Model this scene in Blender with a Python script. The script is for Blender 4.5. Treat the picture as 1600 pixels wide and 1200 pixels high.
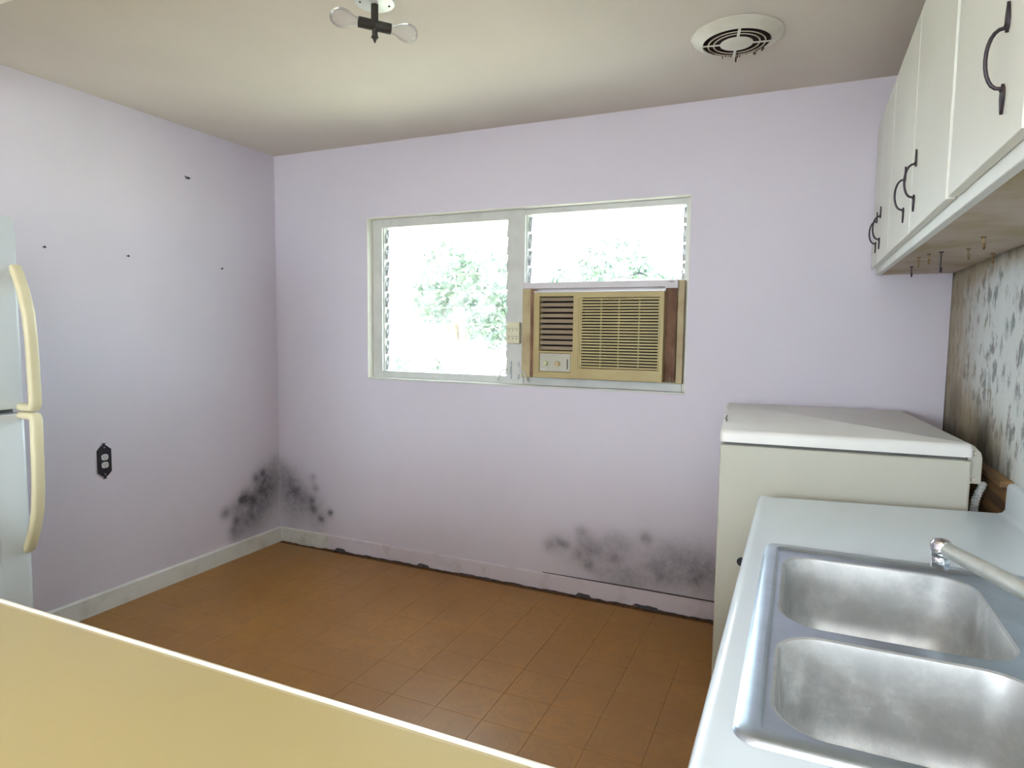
import bpy, bmesh, math, random
from mathutils import Vector, Matrix, noise
random.seed(7)
PI = math.pi
SC = bpy.context.scene
COL = SC.collection
for o in list(bpy.data.objects):
    bpy.data.objects.remove(o)

# ------------------------------------------------------------------ camera
H = 2.44            # ceiling height
D = 3.2248          # inner face of the window wall
XR = 3.5844         # inner face of the wallpapered wall
YB = -3.2           # inner face of the wall behind the camera
cam_d = bpy.data.cameras.new('camera')
cam = bpy.data.objects.new('camera', cam_d)
COL.objects.link(cam)
cam_d.sensor_width = 36.0
cam_d.lens = 1005.74 / 1600 * 36.0
cam_d.clip_start = 0.02
yaw, pitch, roll = math.radians(24.073), math.radians(4.728), math.radians(0.692)
fw = Vector((-math.sin(yaw), math.cos(yaw), 0)); rt = Vector((math.cos(yaw), math.sin(yaw), 0)); up = Vector((0, 0, 1))
f2 = fw * math.cos(pitch) - up * math.sin(pitch); u2 = up * math.cos(pitch) + fw * math.sin(pitch)
r3 = rt * math.cos(roll) + u2 * math.sin(roll); u3 = u2 * math.cos(roll) - rt * math.sin(roll)
cam.matrix_world = Matrix(((r3.x, u3.x, -f2.x, 3.0351), (r3.y, u3.y, -f2.y, 0.0947), (r3.z, u3.z, -f2.z, 1.3797), (0, 0, 0, 1)))
SC.camera = cam

# ------------------------------------------------------------------ light and exposure
SC.view_settings.view_transform = 'Standard'
SC.view_settings.look = 'None'
SC.view_settings.gamma = 1.0
SC.view_settings.use_curve_mapping = False
SC.view_settings.exposure = 0.0
world = bpy.data.worlds.new('hazy_sky'); SC.world = world
world.use_nodes = True
bg = world.node_tree.nodes['Background']
bg.inputs[0].default_value = (0.77, 0.90, 1.0, 1); bg.inputs[1].default_value = 17.0

def lamp(name, kind, loc, rot, energy, color=(1, 1, 1), **kw):
    l = bpy.data.lights.new(name, kind); l.energy = energy; l.color = color
    for k, v in kw.items(): setattr(l, k, v)
    o = bpy.data.objects.new(name, l); COL.objects.link(o); o.location = loc; o.rotation_euler = rot
    return o
lamp('sun', 'SUN', (0, -4, 12), (math.radians(36), 0, math.radians(-24)), 44.0, (1.0, 0.96, 0.92), angle=0.01)
# added area fill in the unseen window opening behind the camera
lamp('rear_fill_area', 'AREA', (1.7, YB + 0.03, 1.525), (math.radians(90), 0, 0), 38.0, (0.85, 0.93, 1.0), shape='RECTANGLE', size=1.6, size_y=1.05)
# added fill light high behind the camera, no fixture there
lamp('rear_fill_high', 'POINT', (3.2, -0.72, 2.14), (0, 0, 0), 62.0, (0.88, 0.94, 1.0), shadow_soft_size=0.42)
lamp('rear_fill_low', 'POINT', (1.9, -1.2, 1.46), (0, 0, 0), 62.0, (0.92, 0.95, 1.0), shadow_soft_size=0.10)  # added low fill, placed to brighten ceiling and cabinets

# ------------------------------------------------------------------ materials
MATS = {}
def newmat(name):
    m = bpy.data.materials.new(name); m.use_nodes = True
    MATS[name] = m
    nt = m.node_tree
    return m, nt, nt.nodes, nt.links, nt.nodes['Principled BSDF']
def c4(c): return (c[0], c[1], c[2], 1)
def mathn(nt, op, a, b=None, clamp=False):
    n = nt.nodes.new('ShaderNodeMath'); n.operation = op; n.use_clamp = clamp
    for i, v in enumerate((a, b)):
        if v is None: continue
        if isinstance(v, (int, float)): n.inputs[i].default_value = v
        else: nt.links.new(v, n.inputs[i])
    return n.outputs[0]
def mixc(nt, fac, a, b):
    n = nt.nodes.new('ShaderNodeMix'); n.data_type = 'RGBA'
    for s, v in ((n.inputs[0], fac), (n.inputs[6], a), (n.inputs[7], b)):
        if isinstance(v, (int, float)): s.default_value = v
        elif isinstance(v, (tuple, list)): s.default_value = c4(v)
        else: nt.links.new(v, s)
    return n.outputs[2]
def ramp(nt, v, lo, hi):
    n = nt.nodes.new('ShaderNodeMapRange'); n.interpolation_type = 'SMOOTHSTEP'
    n.inputs[1].default_value = lo; n.inputs[2].default_value = hi
    nt.links.new(v, n.inputs[0]); return n.outputs[0]
def noisen(nt, scale, detail=3, vec=None, rough=0.55):
    n = nt.nodes.new('ShaderNodeTexNoise'); n.inputs['Scale'].default_value = scale
    n.inputs['Detail'].default_value = detail; n.inputs['Roughness'].default_value = rough
    if vec is not None: nt.links.new(vec, n.inputs['Vector'])
    return n.outputs[0]
def wpos(nt):
    return nt.nodes.new('ShaderNodeNewGeometry').outputs['Position']
def opos(nt):
    return nt.nodes.new('ShaderNodeTexCoord').outputs['Object']
def scaled(nt, v, s):
    n = nt.nodes.new('ShaderNodeVectorMath'); n.operation = 'MULTIPLY'; nt.links.new(v, n.inputs[0]); n.inputs[1].default_value = s
    return n.outputs[0]
def addbump(nt, h, strength, dist=0.002):
    b = nt.nodes.new('ShaderNodeBump'); b.inputs['Strength'].default_value = strength; b.inputs['Distance'].default_value = dist
    nt.links.new(h, b.inputs['Height']); nt.links.new(b.outputs[0], nt.nodes['Principled BSDF'].inputs['Normal'])
def pm(name, col, rough=0.5, metal=0.0, col2=None, scale=6.0, lo=0.35, hi=0.7, bump=0.0, bscale=60.0, spec=0.5, stretch=None, coat=0.0):
    m, nt, N, L, P = newmat(name)
    P.inputs['Base Color'].default_value = c4(col); P.inputs['Roughness'].default_value = rough
    P.inputs['Metallic'].default_value = metal; P.inputs['Specular IOR Level'].default_value = spec
    P.inputs['Coat Weight'].default_value = coat
    v = opos(nt)
    if stretch: v = scaled(nt, v, stretch)
    if col2 is None: col2 = tuple(x * 0.93 for x in col)
    L.new(mixc(nt, ramp(nt, noisen(nt, scale, 4, v), lo, hi), col, col2), P.inputs['Base Color'])
    if bump: addbump(nt, noisen(nt, bscale, 2, v), bump)
    return m

WALL = (0.675, 0.625, 0.71)
def wall_mat():
    m, nt, N, L, P = newmat('lavender_paint')
    P.inputs['Roughness'].default_value = 0.62
    pos = wpos(nt)
    base = mixc(nt, ramp(nt, noisen(nt, 1.6, 3, pos), 0.35, 0.7), WALL, (0.645, 0.60, 0.68))
    at = nt.nodes.new('ShaderNodeAttribute'); at.attribute_name = 'mould'
    n1 = noisen(nt, 26, 5, pos, 0.65); n2 = noisen(nt, 130, 3, pos, 0.6)
    v = mathn(nt, 'ADD', at.outputs['Fac'], mathn(nt, 'MULTIPLY', mathn(nt, 'SUBTRACT', n1, 0.5), mathn(nt, 'MULTIPLY', at.outputs['Fac'], 1.1)))
    v = mathn(nt, 'ADD', v, mathn(nt, 'MULTIPLY', mathn(nt, 'SUBTRACT', n2, 0.5), mathn(nt, 'MULTIPLY', at.outputs['Fac'], 0.35)))
    lin = nt.nodes.new('ShaderNodeMapRange'); lin.inputs[2].default_value = 1.25; lin.inputs[4].default_value = 0.9; L.new(v, lin.inputs[0])
    fac = lin.outputs[0]
    col = mixc(nt, fac, base, (0.030, 0.031, 0.040))
    # faint brown scuffs, specks
    sp = ramp(nt, noisen(nt, 9, 2, pos), 0.78, 0.86)
    col = mixc(nt, mathn(nt, 'MULTIPLY', sp, 0.25), col, (0.35, 0.27, 0.24))
    L.new(col, P.inputs['Base Color'])
    addbump(nt, noisen(nt, 45, 3, pos), 0.12, 0.004)
    return m
wall_mat()

def paper_mat():
    m, nt, N, L, P = newmat('floral_wallpaper')
    P.inputs['Roughness'].default_value = 0.55
    pos = wpos(nt)
    v = scaled(nt, pos, (0.0, 19.0, 12.5))
    nd = nt.nodes.new('ShaderNodeTexNoise'); nd.inputs['Scale'].default_value = 1.6; nd.inputs['Detail'].default_value = 4
    L.new(v, nd.inputs['Vector'])
    av = nt.nodes.new('ShaderNodeVectorMath'); av.operation = 'MULTIPLY_ADD'
    L.new(nd.outputs['Color'], av.inputs[0]); av.inputs[1].default_value = (0.0, 1.5, 1.3); L.new(v, av.inputs[2])
    vo = nt.nodes.new('ShaderNodeTexVoronoi'); vo.inputs['Scale'].default_value = 1.0; vo.inputs['Randomness'].default_value = 0.75
    L.new(av.outputs[0], vo.inputs['Vector'])
    d = mathn(nt, 'ADD', vo.outputs['Distance'], mathn(nt, 'MULTIPLY', mathn(nt, 'SUBTRACT', noisen(nt, 3.0, 4, v, 0.7), 0.5), 1.0))
    mask = mathn(nt, 'SUBTRACT', 1.0, ramp(nt, d, 0.20, 0.56))
    sep = nt.nodes.new('ShaderNodeSeparateColor'); L.new(vo.outputs['Color'], sep.inputs[0])
    mc = mixc(nt, sep.outputs[0], (0.16, 0.13, 0.15), (0.20, 0.20, 0.12))
    mc = mixc(nt, ramp(nt, sep.outputs[1], 0.4, 0.6), mc, (0.12, 0.17, 0.17))
    base = mixc(nt, noisen(nt, 7, 3, pos), (0.80, 0.85, 0.84), (0.66, 0.70, 0.68))
    col = mixc(nt, mathn(nt, 'MULTIPLY', mask, 0.85), base, mc)
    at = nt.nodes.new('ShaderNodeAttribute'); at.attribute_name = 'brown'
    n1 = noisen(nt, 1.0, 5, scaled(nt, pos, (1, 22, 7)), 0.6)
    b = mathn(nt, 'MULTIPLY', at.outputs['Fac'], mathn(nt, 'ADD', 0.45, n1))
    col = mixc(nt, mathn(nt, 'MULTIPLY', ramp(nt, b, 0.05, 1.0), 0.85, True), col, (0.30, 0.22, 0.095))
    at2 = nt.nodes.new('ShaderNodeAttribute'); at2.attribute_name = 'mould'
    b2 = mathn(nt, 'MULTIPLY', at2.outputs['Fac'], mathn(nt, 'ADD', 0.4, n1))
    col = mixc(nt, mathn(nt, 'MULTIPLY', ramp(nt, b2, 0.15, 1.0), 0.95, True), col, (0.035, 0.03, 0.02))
    L.new(col, P.inputs['Base Color'])
    return m
paper_mat()

def ceil_mat():
    m, nt, N, L, P = newmat('ceiling_paint')
    P.inputs['Roughness'].default_value = 0.8
    pos = wpos(nt)
    base = mixc(nt, ramp(nt, noisen(nt, 1.3, 4, pos), 0.3, 0.7), (0.71, 0.645, 0.575), (0.655, 0.595, 0.53))
    cr = ramp(nt, noisen(nt, 5, 5, scaled(nt, pos, (1, 2.2, 1)), 0.7), 0.70, 0.76)
    L.new(mixc(nt, mathn(nt, 'MULTIPLY', cr, 0.10), base, (0.3, 0.26, 0.2)), P.inputs['Base Color'])
    addbump(nt, noisen(nt, 30, 4, pos), 0.2, 0.004)
ceil_mat()

def floor_mat():
    m, nt, N, L, P = newmat('brown_vinyl')
    pos = wpos(nt); loc = opos(nt)
    P.inputs['Specular IOR Level'].default_value = 0.5
    base = mixc(nt, ramp(nt, noisen(nt, 2.2, 4, pos), 0.3, 0.7), (0.39, 0.182, 0.032), (0.325, 0.145, 0.026))
    base = mixc(nt, ramp(nt, noisen(nt, 22, 5, pos, 0.75), 0.38, 0.72), base, (0.30, 0.145, 0.034))
    ln = nt.nodes.new('ShaderNodeVectorMath'); ln.operation = 'LENGTH'; L.new(scaled(nt, loc, (1, 1, 0)), ln.inputs[0])
    def band(v, c, w): return mathn(nt, 'SUBTRACT', 1.0, ramp(nt, mathn(nt, 'ABSOLUTE', mathn(nt, 'SUBTRACT', v, c)), w * 0.4, w))
    sep = nt.nodes.new('ShaderNodeSeparateXYZ'); L.new(loc, sep.inputs[0])
    ax = mathn(nt, 'ABSOLUTE', sep.outputs[0]); ay = mathn(nt, 'ABSOLUTE', sep.outputs[1])
    s = mathn(nt, 'ADD', ax, ay); mx = mathn(nt, 'MAXIMUM', ax, ay)
    oct_ = mathn(nt, 'MAXIMUM', mathn(nt, 'MULTIPLY', s, 0.7071), mx)
    pat = mathn(nt, 'MAXIMUM', band(oct_, 0.078, 0.0028), band(ln.outputs['Value'], 0.052, 0.0026))
    pat = mathn(nt, 'MAXIMUM', pat, band(s, 0.125, 0.0026))
    pat = mathn(nt, 'MAXIMUM', pat, band(ln.outputs['Value'], 0.021, 0.0026))
    wear = ramp(nt, noisen(nt, 4, 3, pos), 0.3, 0.65)
    L.new(mixc(nt, mathn(nt, 'MULTIPLY', pat, mathn(nt, 'MULTIPLY', wear, 0.30)), base, (0.19, 0.085, 0.028)), P.inputs['Base Color'])
    r = mathn(nt, 'ADD', 0.26, mathn(nt, 'MULTIPLY', noisen(nt, 5, 4, pos), 0.2)); L.new(r, P.inputs['Roughness'])
    addbump(nt, mathn(nt, 'ADD', mathn(nt, 'MULTIPLY', noisen(nt, 140, 2, pos), 0.4), mathn(nt, 'MULTIPLY', pat, -0.6)), 0.15, 0.0015)
floor_mat()

def steel_mat(name, col, rough, dirt):
    m, nt, N, L, P = newmat(name)
    pos = wpos(nt)
    P.inputs['Metallic'].default_value = 1.0
    n = noisen(nt, 14, 5, pos, 0.65)
    scum = ramp(nt, noisen(nt, 6.5, 6, pos, 0.7), 0.48, 0.66)
    L.new(mixc(nt, ramp(nt, n, 0.3, 0.7), col, tuple(x * 0.86 for x in col)), P.inputs['Base Color'])
    L.new(mathn(nt, 'ADD', rough, mathn(nt, 'MULTIPLY', n, 0.18)), P.inputs['Roughness'])
    if dirt:
        df = N.new('ShaderNodeBsdfDiffuse'); L.new(mixc(nt, ramp(nt, noisen(nt, 11, 6, pos, 0.75), 0.42, 0.66), (0.44, 0.465, 0.48), (0.68, 0.70, 0.70)), df.inputs[0])
        mx = N.new('ShaderNodeMixShader'); L.new(mathn(nt, 'ADD', 0.42, mathn(nt, 'MULTIPLY', scum, dirt)), mx.inputs[0])
        L.new(P.outputs[0], mx.inputs[1]); L.new(df.outputs[0], mx.inputs[2]); L.new(mx.outputs[0], N['Material Output'].inputs[0])
steel_mat('steel_rim', (0.60, 0.69, 0.80), 0.22, 0)  # blue tint, the sky's reflection put into the steel colour
steel_mat('steel_bowl', (0.55, 0.55, 0.54), 0.34, 0.5)

def glass_mat(name, tint, haze):
    m, nt, N, L, P = newmat(name)
    N.remove(P)
    tr = N.new('ShaderNodeBsdfTransparent'); tr.inputs[0].default_value = c4(tint)
    gl = N.new('ShaderNodeBsdfGlossy'); gl.inputs['Roughness'].default_value = 0.03
    fr = N.new('ShaderNodeFresnel'); fr.inputs[0].default_value = 1.35
    tl = N.new('ShaderNodeBsdfTranslucent'); tl.inputs[0].default_value = (0.92, 0.94, 0.94, 1)
    m1 = N.new('ShaderNodeMixShader'); m2 = N.new('ShaderNodeMixShader')
    L.new(mathn(nt, 'MULTIPLY', ramp(nt, noisen(nt, 9, 4, wpos(nt)), 0.2, 0.9), haze), m1.inputs[0])
    L.new(tr.outputs[0], m1.inputs[1]); L.new(tl.outputs[0], m1.inputs[2])
    L.new(mathn(nt, 'MULTIPLY', fr.outputs[0], 0.6), m2.inputs[0]); L.new(m1.outputs[0], m2.inputs[1]); L.new(gl.outputs[0], m2.inputs[2])
    L.new(m2.outputs[0], N['Material Output'].inputs[0])
glass_mat('louvre_glass', (0.95, 0.98, 0.97), 0.085)
glass_mat('bulb_glass', (0.93, 0.92, 0.95), 0.16)

def edge_mat():
    m, nt, N, L, P = newmat('glass_edge')
    P.inputs['Base Color'].default_value = (0.085, 0.066, 0.066, 1); P.inputs['Roughness'].default_value = 0.4
    tr = N.new('ShaderNodeBsdfTransparent'); mx = N.new('ShaderNodeMixShader'); mx.inputs[0].default_value = 0.985
    L.new(tr.outputs[0], mx.inputs[1]); L.new(P.outputs[0], mx.inputs[2]); L.new(mx.outputs[0], N['Material Output'].inputs[0])
edge_mat()
pm('white_trim', (0.62, 0.62, 0.59), 0.45, col2=(0.56, 0.56, 0.53), scale=9)
pm('reveal_paint', (0.78, 0.76, 0.68), 0.5)
pm('baseboard_white', (0.70, 0.70, 0.67), 0.5, col2=(0.55, 0.53, 0.49), scale=8, lo=0.45, hi=0.8)
pm('baseboard_lilac', (0.66, 0.60, 0.67), 0.5, col2=(0.50, 0.45, 0.48), scale=10, lo=0.5, hi=0.8)
pm('grime', (0.030, 0.022, 0.016), 0.9, col2=(0.085, 0.06, 0.045), scale=30)
pm('groove', (0.16, 0.075, 0.025), 0.8)
pm('appliance_white', (0.58, 0.615, 0.635), 0.35, col2=(0.555, 0.59, 0.61), scale=3)
pm('yellowed_plastic', (0.69, 0.63, 0.42), 0.42, col2=(0.62, 0.56, 0.36), scale=5)
pm('seal_grey', (0.12, 0.12, 0.11), 0.7)
pm('cabinet_cream', (0.83, 0.84, 0.75), 0.38, col2=(0.80, 0.81, 0.72), scale=3)
pm('cabinet_edge', (0.84, 0.85, 0.80), 0.45)
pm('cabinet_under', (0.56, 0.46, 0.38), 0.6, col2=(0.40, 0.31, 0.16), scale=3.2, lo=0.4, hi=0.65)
pm('wrought_iron', (0.030, 0.025, 0.035), 0.45, 0.6, col2=(0.06, 0.045, 0.05), scale=60)
pm('old_brass', (0.36, 0.24, 0.10), 0.4, 0.8, col2=(0.12, 0.09, 0.06), scale=90)
pm('freezer_cream', (0.53, 0.515, 0.44), 0.36, col2=(0.51, 0.495, 0.42), scale=2.5)
pm('freezer_lid', (0.80, 0.79, 0.76), 0.40, col2=(0.76, 0.74, 0.71), scale=4)
pm('laminate_white', (0.74, 0.83, 0.90), 0.20, col2=(0.71, 0.79, 0.85), scale=3, coat=0.2)  # bluish base, window glare on the worktop put into colour
pm('laminate_yellow', (0.44, 0.35, 0.15), 0.30, col2=(0.425, 0.34, 0.158), scale=2.5, coat=0.15)
pm('edge_cream', (0.84, 0.80, 0.66), 0.35)
pm('stained_wood', (0.30, 0.17, 0.06), 0.6, col2=(0.07, 0.035, 0.016), scale=2.0, stretch=(6, 1, 12))
pm('chrome', (0.78, 0.80, 0.84), 0.10, 1.0, col2=(0.66, 0.68, 0.70), scale=30)
pm('spout_chrome', (0.60, 0.63, 0.61), 0.32, 0.55, col2=(0.52, 0.55, 0.52), scale=40)
pm('ac_plastic', (0.42, 0.325, 0.14), 0.48, col2=(0.45, 0.37, 0.165), scale=4)
pm('ac_slat', (0.37, 0.285, 0.20), 0.5)
pm('ac_grille', (0.42, 0.345, 0.15), 0.5)
pm('ac_dark', (0.018, 0.012, 0.010), 0.9)
pm('ac_control', (0.48, 0.46, 0.37), 0.4)
pm('ac_knob_green', (0.55, 0.58, 0.34), 0.45)
pm('ac_knob_tan', (0.60, 0.46, 0.25), 0.45)
pm('ac_metal', (0.62, 0.61, 0.62), 0.4, 0.3)
pm('accordion_brown', (0.42, 0.265, 0.18), 0.6, col2=(0.27, 0.15, 0.10), scale=3, stretch=(3, 1, 3))
pm('tan_filler', (0.46, 0.375, 0.21), 0.55, col2=(0.32, 0.20, 0.10), scale=5, lo=0.45, hi=0.75)
pm('lilac_filler', (0.63, 0.58, 0.60), 0.5)
pm('adapter_ivory', (0.70, 0.66, 0.47), 0.4)
pm('black_metal', (0.018, 0.016, 0.024), 0.45, 0.3)
pm('outlet_white', (0.62, 0.63, 0.62), 0.4)
pm('dark_hole', (0.012, 0.010, 0.010), 0.9)
pm('fixture_white', (0.78, 0.82, 0.82), 0.3)
pm('socket_dark', (0.035, 0.032, 0.026), 0.55)
pm('vent_white', (0.70, 0.68, 0.60), 0.45, col2=(0.64, 0.61, 0.52), scale=12)
pm('vent_dirty', (0.60, 0.53, 0.44), 0.6, col2=(0.30, 0.17, 0.10), scale=14, lo=0.45, hi=0.75)
pm('vent_dark', (0.030, 0.014, 0.010), 0.9)
pm('aluminium', (0.45, 0.47, 0.48), 0.4, 0.7, col2=(0.62, 0.64, 0.66), scale=50)
pm('hose_plastic', (0.66, 0.66, 0.64), 0.5)
pm('lawn', (0.50, 0.46, 0.37), 0.9, col2=(0.36, 0.38, 0.22), scale=0.9, bump=0.3, bscale=20)
pm('leaf', (0.045, 0.085, 0.055), 0.6, col2=(0.075, 0.115, 0.06), scale=2.0, lo=0.3, hi=0.7)
pm('leaf_pale', (0.06, 0.10, 0.07), 0.6, col2=(0.09, 0.13, 0.08), scale=2.0, lo=0.3, hi=0.7)
pm('bark', (0.16, 0.11, 0.07), 0.9, col2=(0.08, 0.05, 0.03), scale=12)
pm('dry_leaf_dark', (0.008, 0.008, 0.011), 0.9)
pm('dry_leaf_yellow', (0.06, 0.065, 0.012), 0.8)
pm('stucco', (0.6, 0.58, 0.54), 0.9)

# ------------------------------------------------------------------ mesh helpers
class B:
    """collects shapes of ONE part in world coordinates"""
    def __init__(s): s.bm = bmesh.new()
    def box(s, x0, x1, y0, y1, z0, z1, rot=None, at=None):
        vs = [s.bm.verts.new((x, y, z)) for x in (x0, x1) for y in (y0, y1) for z in (z0, z1)]
        for f in ((0, 1, 3, 2), (4, 6, 7, 5), (0, 4, 5, 1), (2, 3, 7, 6), (0, 2, 6, 4), (1, 5, 7, 3)):
            s.bm.faces.new([vs[i] for i in f])
        if rot is not None:
            bmesh.ops.rotate(s.bm, verts=vs, cent=at, matrix=rot)
        return s
    def quad(s, *pts):
        s.bm.faces.new([s.bm.verts.new(p) for p in pts]); return s
    def rings(s, loops, closed=True, cap0=False, cap1=False):
        L = [[s.bm.verts.new(p) for p in lp] for lp in loops]
        n = len(L[0])
        for a, b in zip(L, L[1:]):
            for i in range(n if closed else n - 1):
                j = (i + 1) % n
                s.bm.faces.new((a[i], a[j], b[j], b[i]))
        if cap0: s.bm.faces.new(list(reversed(L[0])))
        if cap1: s.bm.faces.new(L[-1])
        return s
    def tube(s, path, r, n=10, caps=True, flat=None):
        path = [Vector(p) for p in path]
        rs = r if isinstance(r, (list, tuple)) else [r] * len(path)
        loops = []; ref = None
        for i, p in enumerate(path):
            t = (path[min(i + 1, len(path) - 1)] - path[max(i - 1, 0)]).normalized()
            if ref is None:
                ref = t.orthogonal().normalized() if flat is None else Vector(flat)
            a = (ref - t * ref.dot(t)).normalized(); b = t.cross(a); ref = a
            ra, rb = (rs[i], rs[i]) if not isinstance(rs[i], (list, tuple)) else rs[i]
            loops.append([p + a * math.cos(2 * PI * k / n) * ra + b * math.sin(2 * PI * k / n) * rb for k in range(n)])
        return s.rings(loops, True, caps, caps)
    def lathe(s, prof, c, axis='z', n=40, cap0=False, cap1=False):
        loops = []
        for r, h in prof:
            lp = []
            for k in range(n):
                a = 2 * PI * k / n; u, v = r * math.cos(a), r * math.sin(a)
                d = {'z': (u, v, h), 'y': (u, h, v), 'x': (h, u, v)}[axis]
                lp.append((c[0] + d[0], c[1] + d[1], c[2] + d[2]))
            loops.append(lp)
        return s.rings(loops, True, cap0, cap1)
    def prism(s, poly, axis, a, b):
        def P(u, v, w): return {'y': (u, w, v), 'x': (w, u, v), 'z': (u, v, w)}[axis]
        return s.rings([[P(u, v, a) for u, v in poly], [P(u, v, b) for u, v in poly]], True, True, True)
    def build(s, name, mat, parent=None, smooth=False, bevel=0, seg=2, root=None):
        bmesh.ops.recalc_face_normals(s.bm, faces=s.bm.faces)
        r = root or parent
        while r is not None and r.parent is not None: r = r.parent
        if r is not None: bmesh.ops.translate(s.bm, verts=s.bm.verts, vec=-r.location)
        me = bpy.data.meshes.new(name); s.bm.to_mesh(me); s.bm.free()
        me.materials.append(MATS[mat])
        if smooth:
            me.polygons.foreach_set('use_smooth', [True] * len(me.polygons))
            me.set_sharp_from_angle(angle=math.radians(42))
        o = bpy.data.objects.new(name, me); COL.objects.link(o)
        if parent is not None: o.parent = parent
        if bevel:
            md = o.modifiers.new('bevel', 'BEVEL'); md.width = bevel; md.segments = seg; md.limit_method = 'ANGLE'; md.angle_limit = math.radians(40)
            md.harden_normals = False
        return o
def tag(o, label=None, cat=None, group=None, kind=None):
    if label: o['label'] = label
    if cat: o['category'] = cat
    if group: o['group'] = group
    if kind: o['kind'] = kind
    return o
def thing(name, label, cat, loc, group=None):
    o = bpy.data.objects.new(name, None); COL.objects.link(o); o.location = loc; o.empty_display_size = 0.1
    return tag(o, label, cat, group)
def struct(o, label, cat): return tag(o, label, cat, kind='structure')
def rrect(x0, x1, y0, y1, r, n=8):
    out = []
    for cx, cy, a0 in ((x1 - r, y1 - r, 0), (x0 + r, y1 - r, 90), (x0 + r, y0 + r, 180), (x1 - r, y0 + r, 270)):
        for k in range(n + 1):
            a = math.radians(a0 + 90 * k / n); out.append((cx + r * math.cos(a), cy + r * math.sin(a)))
    return out
def frange(a, b, st):
    n = max(1, round((b - a) / st)); return [a + (b - a) * i / n for i in range(n + 1)]
def merged(*ls):
    v = sorted(set(round(x, 5) for l in ls for x in l)); return v
def gridwall(us, vs, hole, pos, thick_dir, attrs, name, mat):
    """a wall face as a grid over (u, v) with an optional hole, a slab behind it, and float attributes"""
    bm = bmesh.new(); G = {}
    def gv(i, j):
        if (i, j) not in G: G[(i, j)] = bm.verts.new(pos(us[i], vs[j]))
        return G[(i, j)]
    for i in range(len(us) - 1):
        for j in range(len(vs) - 1):
            uc, vc = (us[i] + us[i + 1]) / 2, (vs[j] + vs[j + 1]) / 2
            if hole and hole[0] < uc < hole[1] and hole[2] < vc < hole[3]: continue
            bm.faces.new((gv(i, j), gv(i + 1, j), gv(i + 1, j + 1), gv(i, j + 1)))
    keys = sorted(G); 
    # back side and rims
    t = Vector(thick_dir)
    bed = [e for e in bm.edges if e.is_boundary]
    ret = bmesh.ops.extrude_edge_only(bm, edges=bed)
    bmesh.ops.translate(bm, verts=[g for g in ret['geom'] if isinstance(g, bmesh.types.BMVert)], vec=t)
    u0, u1, v0, v1 = us[0], us[-1], vs[0], vs[-1]
    cuts_u = [u0] + ([hole[0], hole[1]] if hole else []) + [u1]
    cuts_v = [v0] + ([hole[2], hole[3]] if hole else []) + [v1]
    for a, b in zip(cuts_u, cuts_u[1:]):
        for c, d in zip(cuts_v, cuts_v[1:]):
            if hole and a == hole[0] and c == hole[2]: continue
            bm.faces.new([bm.verts.new(Vector(pos(p, q)) + t) for p, q in ((a, c), (a, d), (b, d), (b, c))])
    me = bpy.data.meshes.new(name); bm.to_mesh(me); bm.free()
    me.materials.append(MATS[mat])
    for an, fn in attrs.items():
        at = me.attributes.new(an, 'FLOAT', 'POINT')
        at.data.foreach_set('value', [fn(v.co) for v in me.vertices])
    o = bpy.data.objects.new(name, me); COL.objects.link(o)
    return o
def blobs(L):
    def f(u, v): return min(1.6, sum(s * math.exp(-((u - a) ** 2 + (v - b) ** 2) / (r * r)) for a, b, r, s in L))
    return f

# ------------------------------------------------------------------ setting: walls
WX0, WX1, WZ0, WZ1 = 0.699, 2.541, 1.0886, 2.0228
mb = blobs([(0.10, 0.37, .11, .42), (0.02, 0.42, .10, .38), (0.20, 0.28, .13, .42), (0.05, 0.27, .12, .32), (0.10, 0.16, .10, .20), (0.28, 0.24, .09, .30), (0.13, 0.35, .05, .25), (0.20, 0.31, .05, .22), (0.02, 0.50, .05, .22), (0.09, 0.45, .05, .16),
            (0.274, 0.449, .022, .42), (0.268, 0.43, .03, .15), (0.293, 0.382, .026, .55), (0.263, 0.30, .028, .45), (0.28, 0.241, .028, .55), (0.336, 0.186, .028, .62), (0.412, 0.237, .019, .85), (0.402, 0.230, .026, .35), (0.31, 0.13, .06, .18), (0.36, 0.2, .05, .12),
            (1.862, 0.245, .035, .42), (1.90, 0.27, .06, .28), (1.922, 0.275, .026, .42), (1.958, 0.263, .026, .50), (2.041, 0.347, .034, .42), (2.05, 0.31, .05, .22), (2.065, 0.25, .05, .30), (2.021, 0.214, .040, .34),
            (2.081, 0.173, .034, .55), (2.11, 0.278, .06, .28), (2.16, 0.262, .05, .28), (2.224, 0.231, .034, .48), (2.207, 0.328, .045, .32), (2.27, 0.31, .05, .32),
            (2.373, 0.363, .026, .55), (2.385, 0.345, .05, .20), (2.424, 0.229, .06, .26), (2.459, 0.179, .05, .30), (2.494, 0.322, .06, .20), (2.555, 0.277, .08, .22),
            (2.622, 0.19, .045, .34), (2.525, 0.16, .06, .18), (2.219, 0.131, .08, .24), (2.14, 0.146, .05, .2), (2.29, 0.136, .07, .24), (2.359, 0.113, .08, .2), (2.66, 0.30, .08, .18), (2.70, 0.22, .10, .22),
            (2.10, 0.22, .15, .17), (2.30, 0.22, .16, .20), (2.48, 0.23, .15, .22), (2.62, 0.23, .16, .24), (2.75, 0.22, .14, .24), (1.97, 0.22, .10, .12)])
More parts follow.
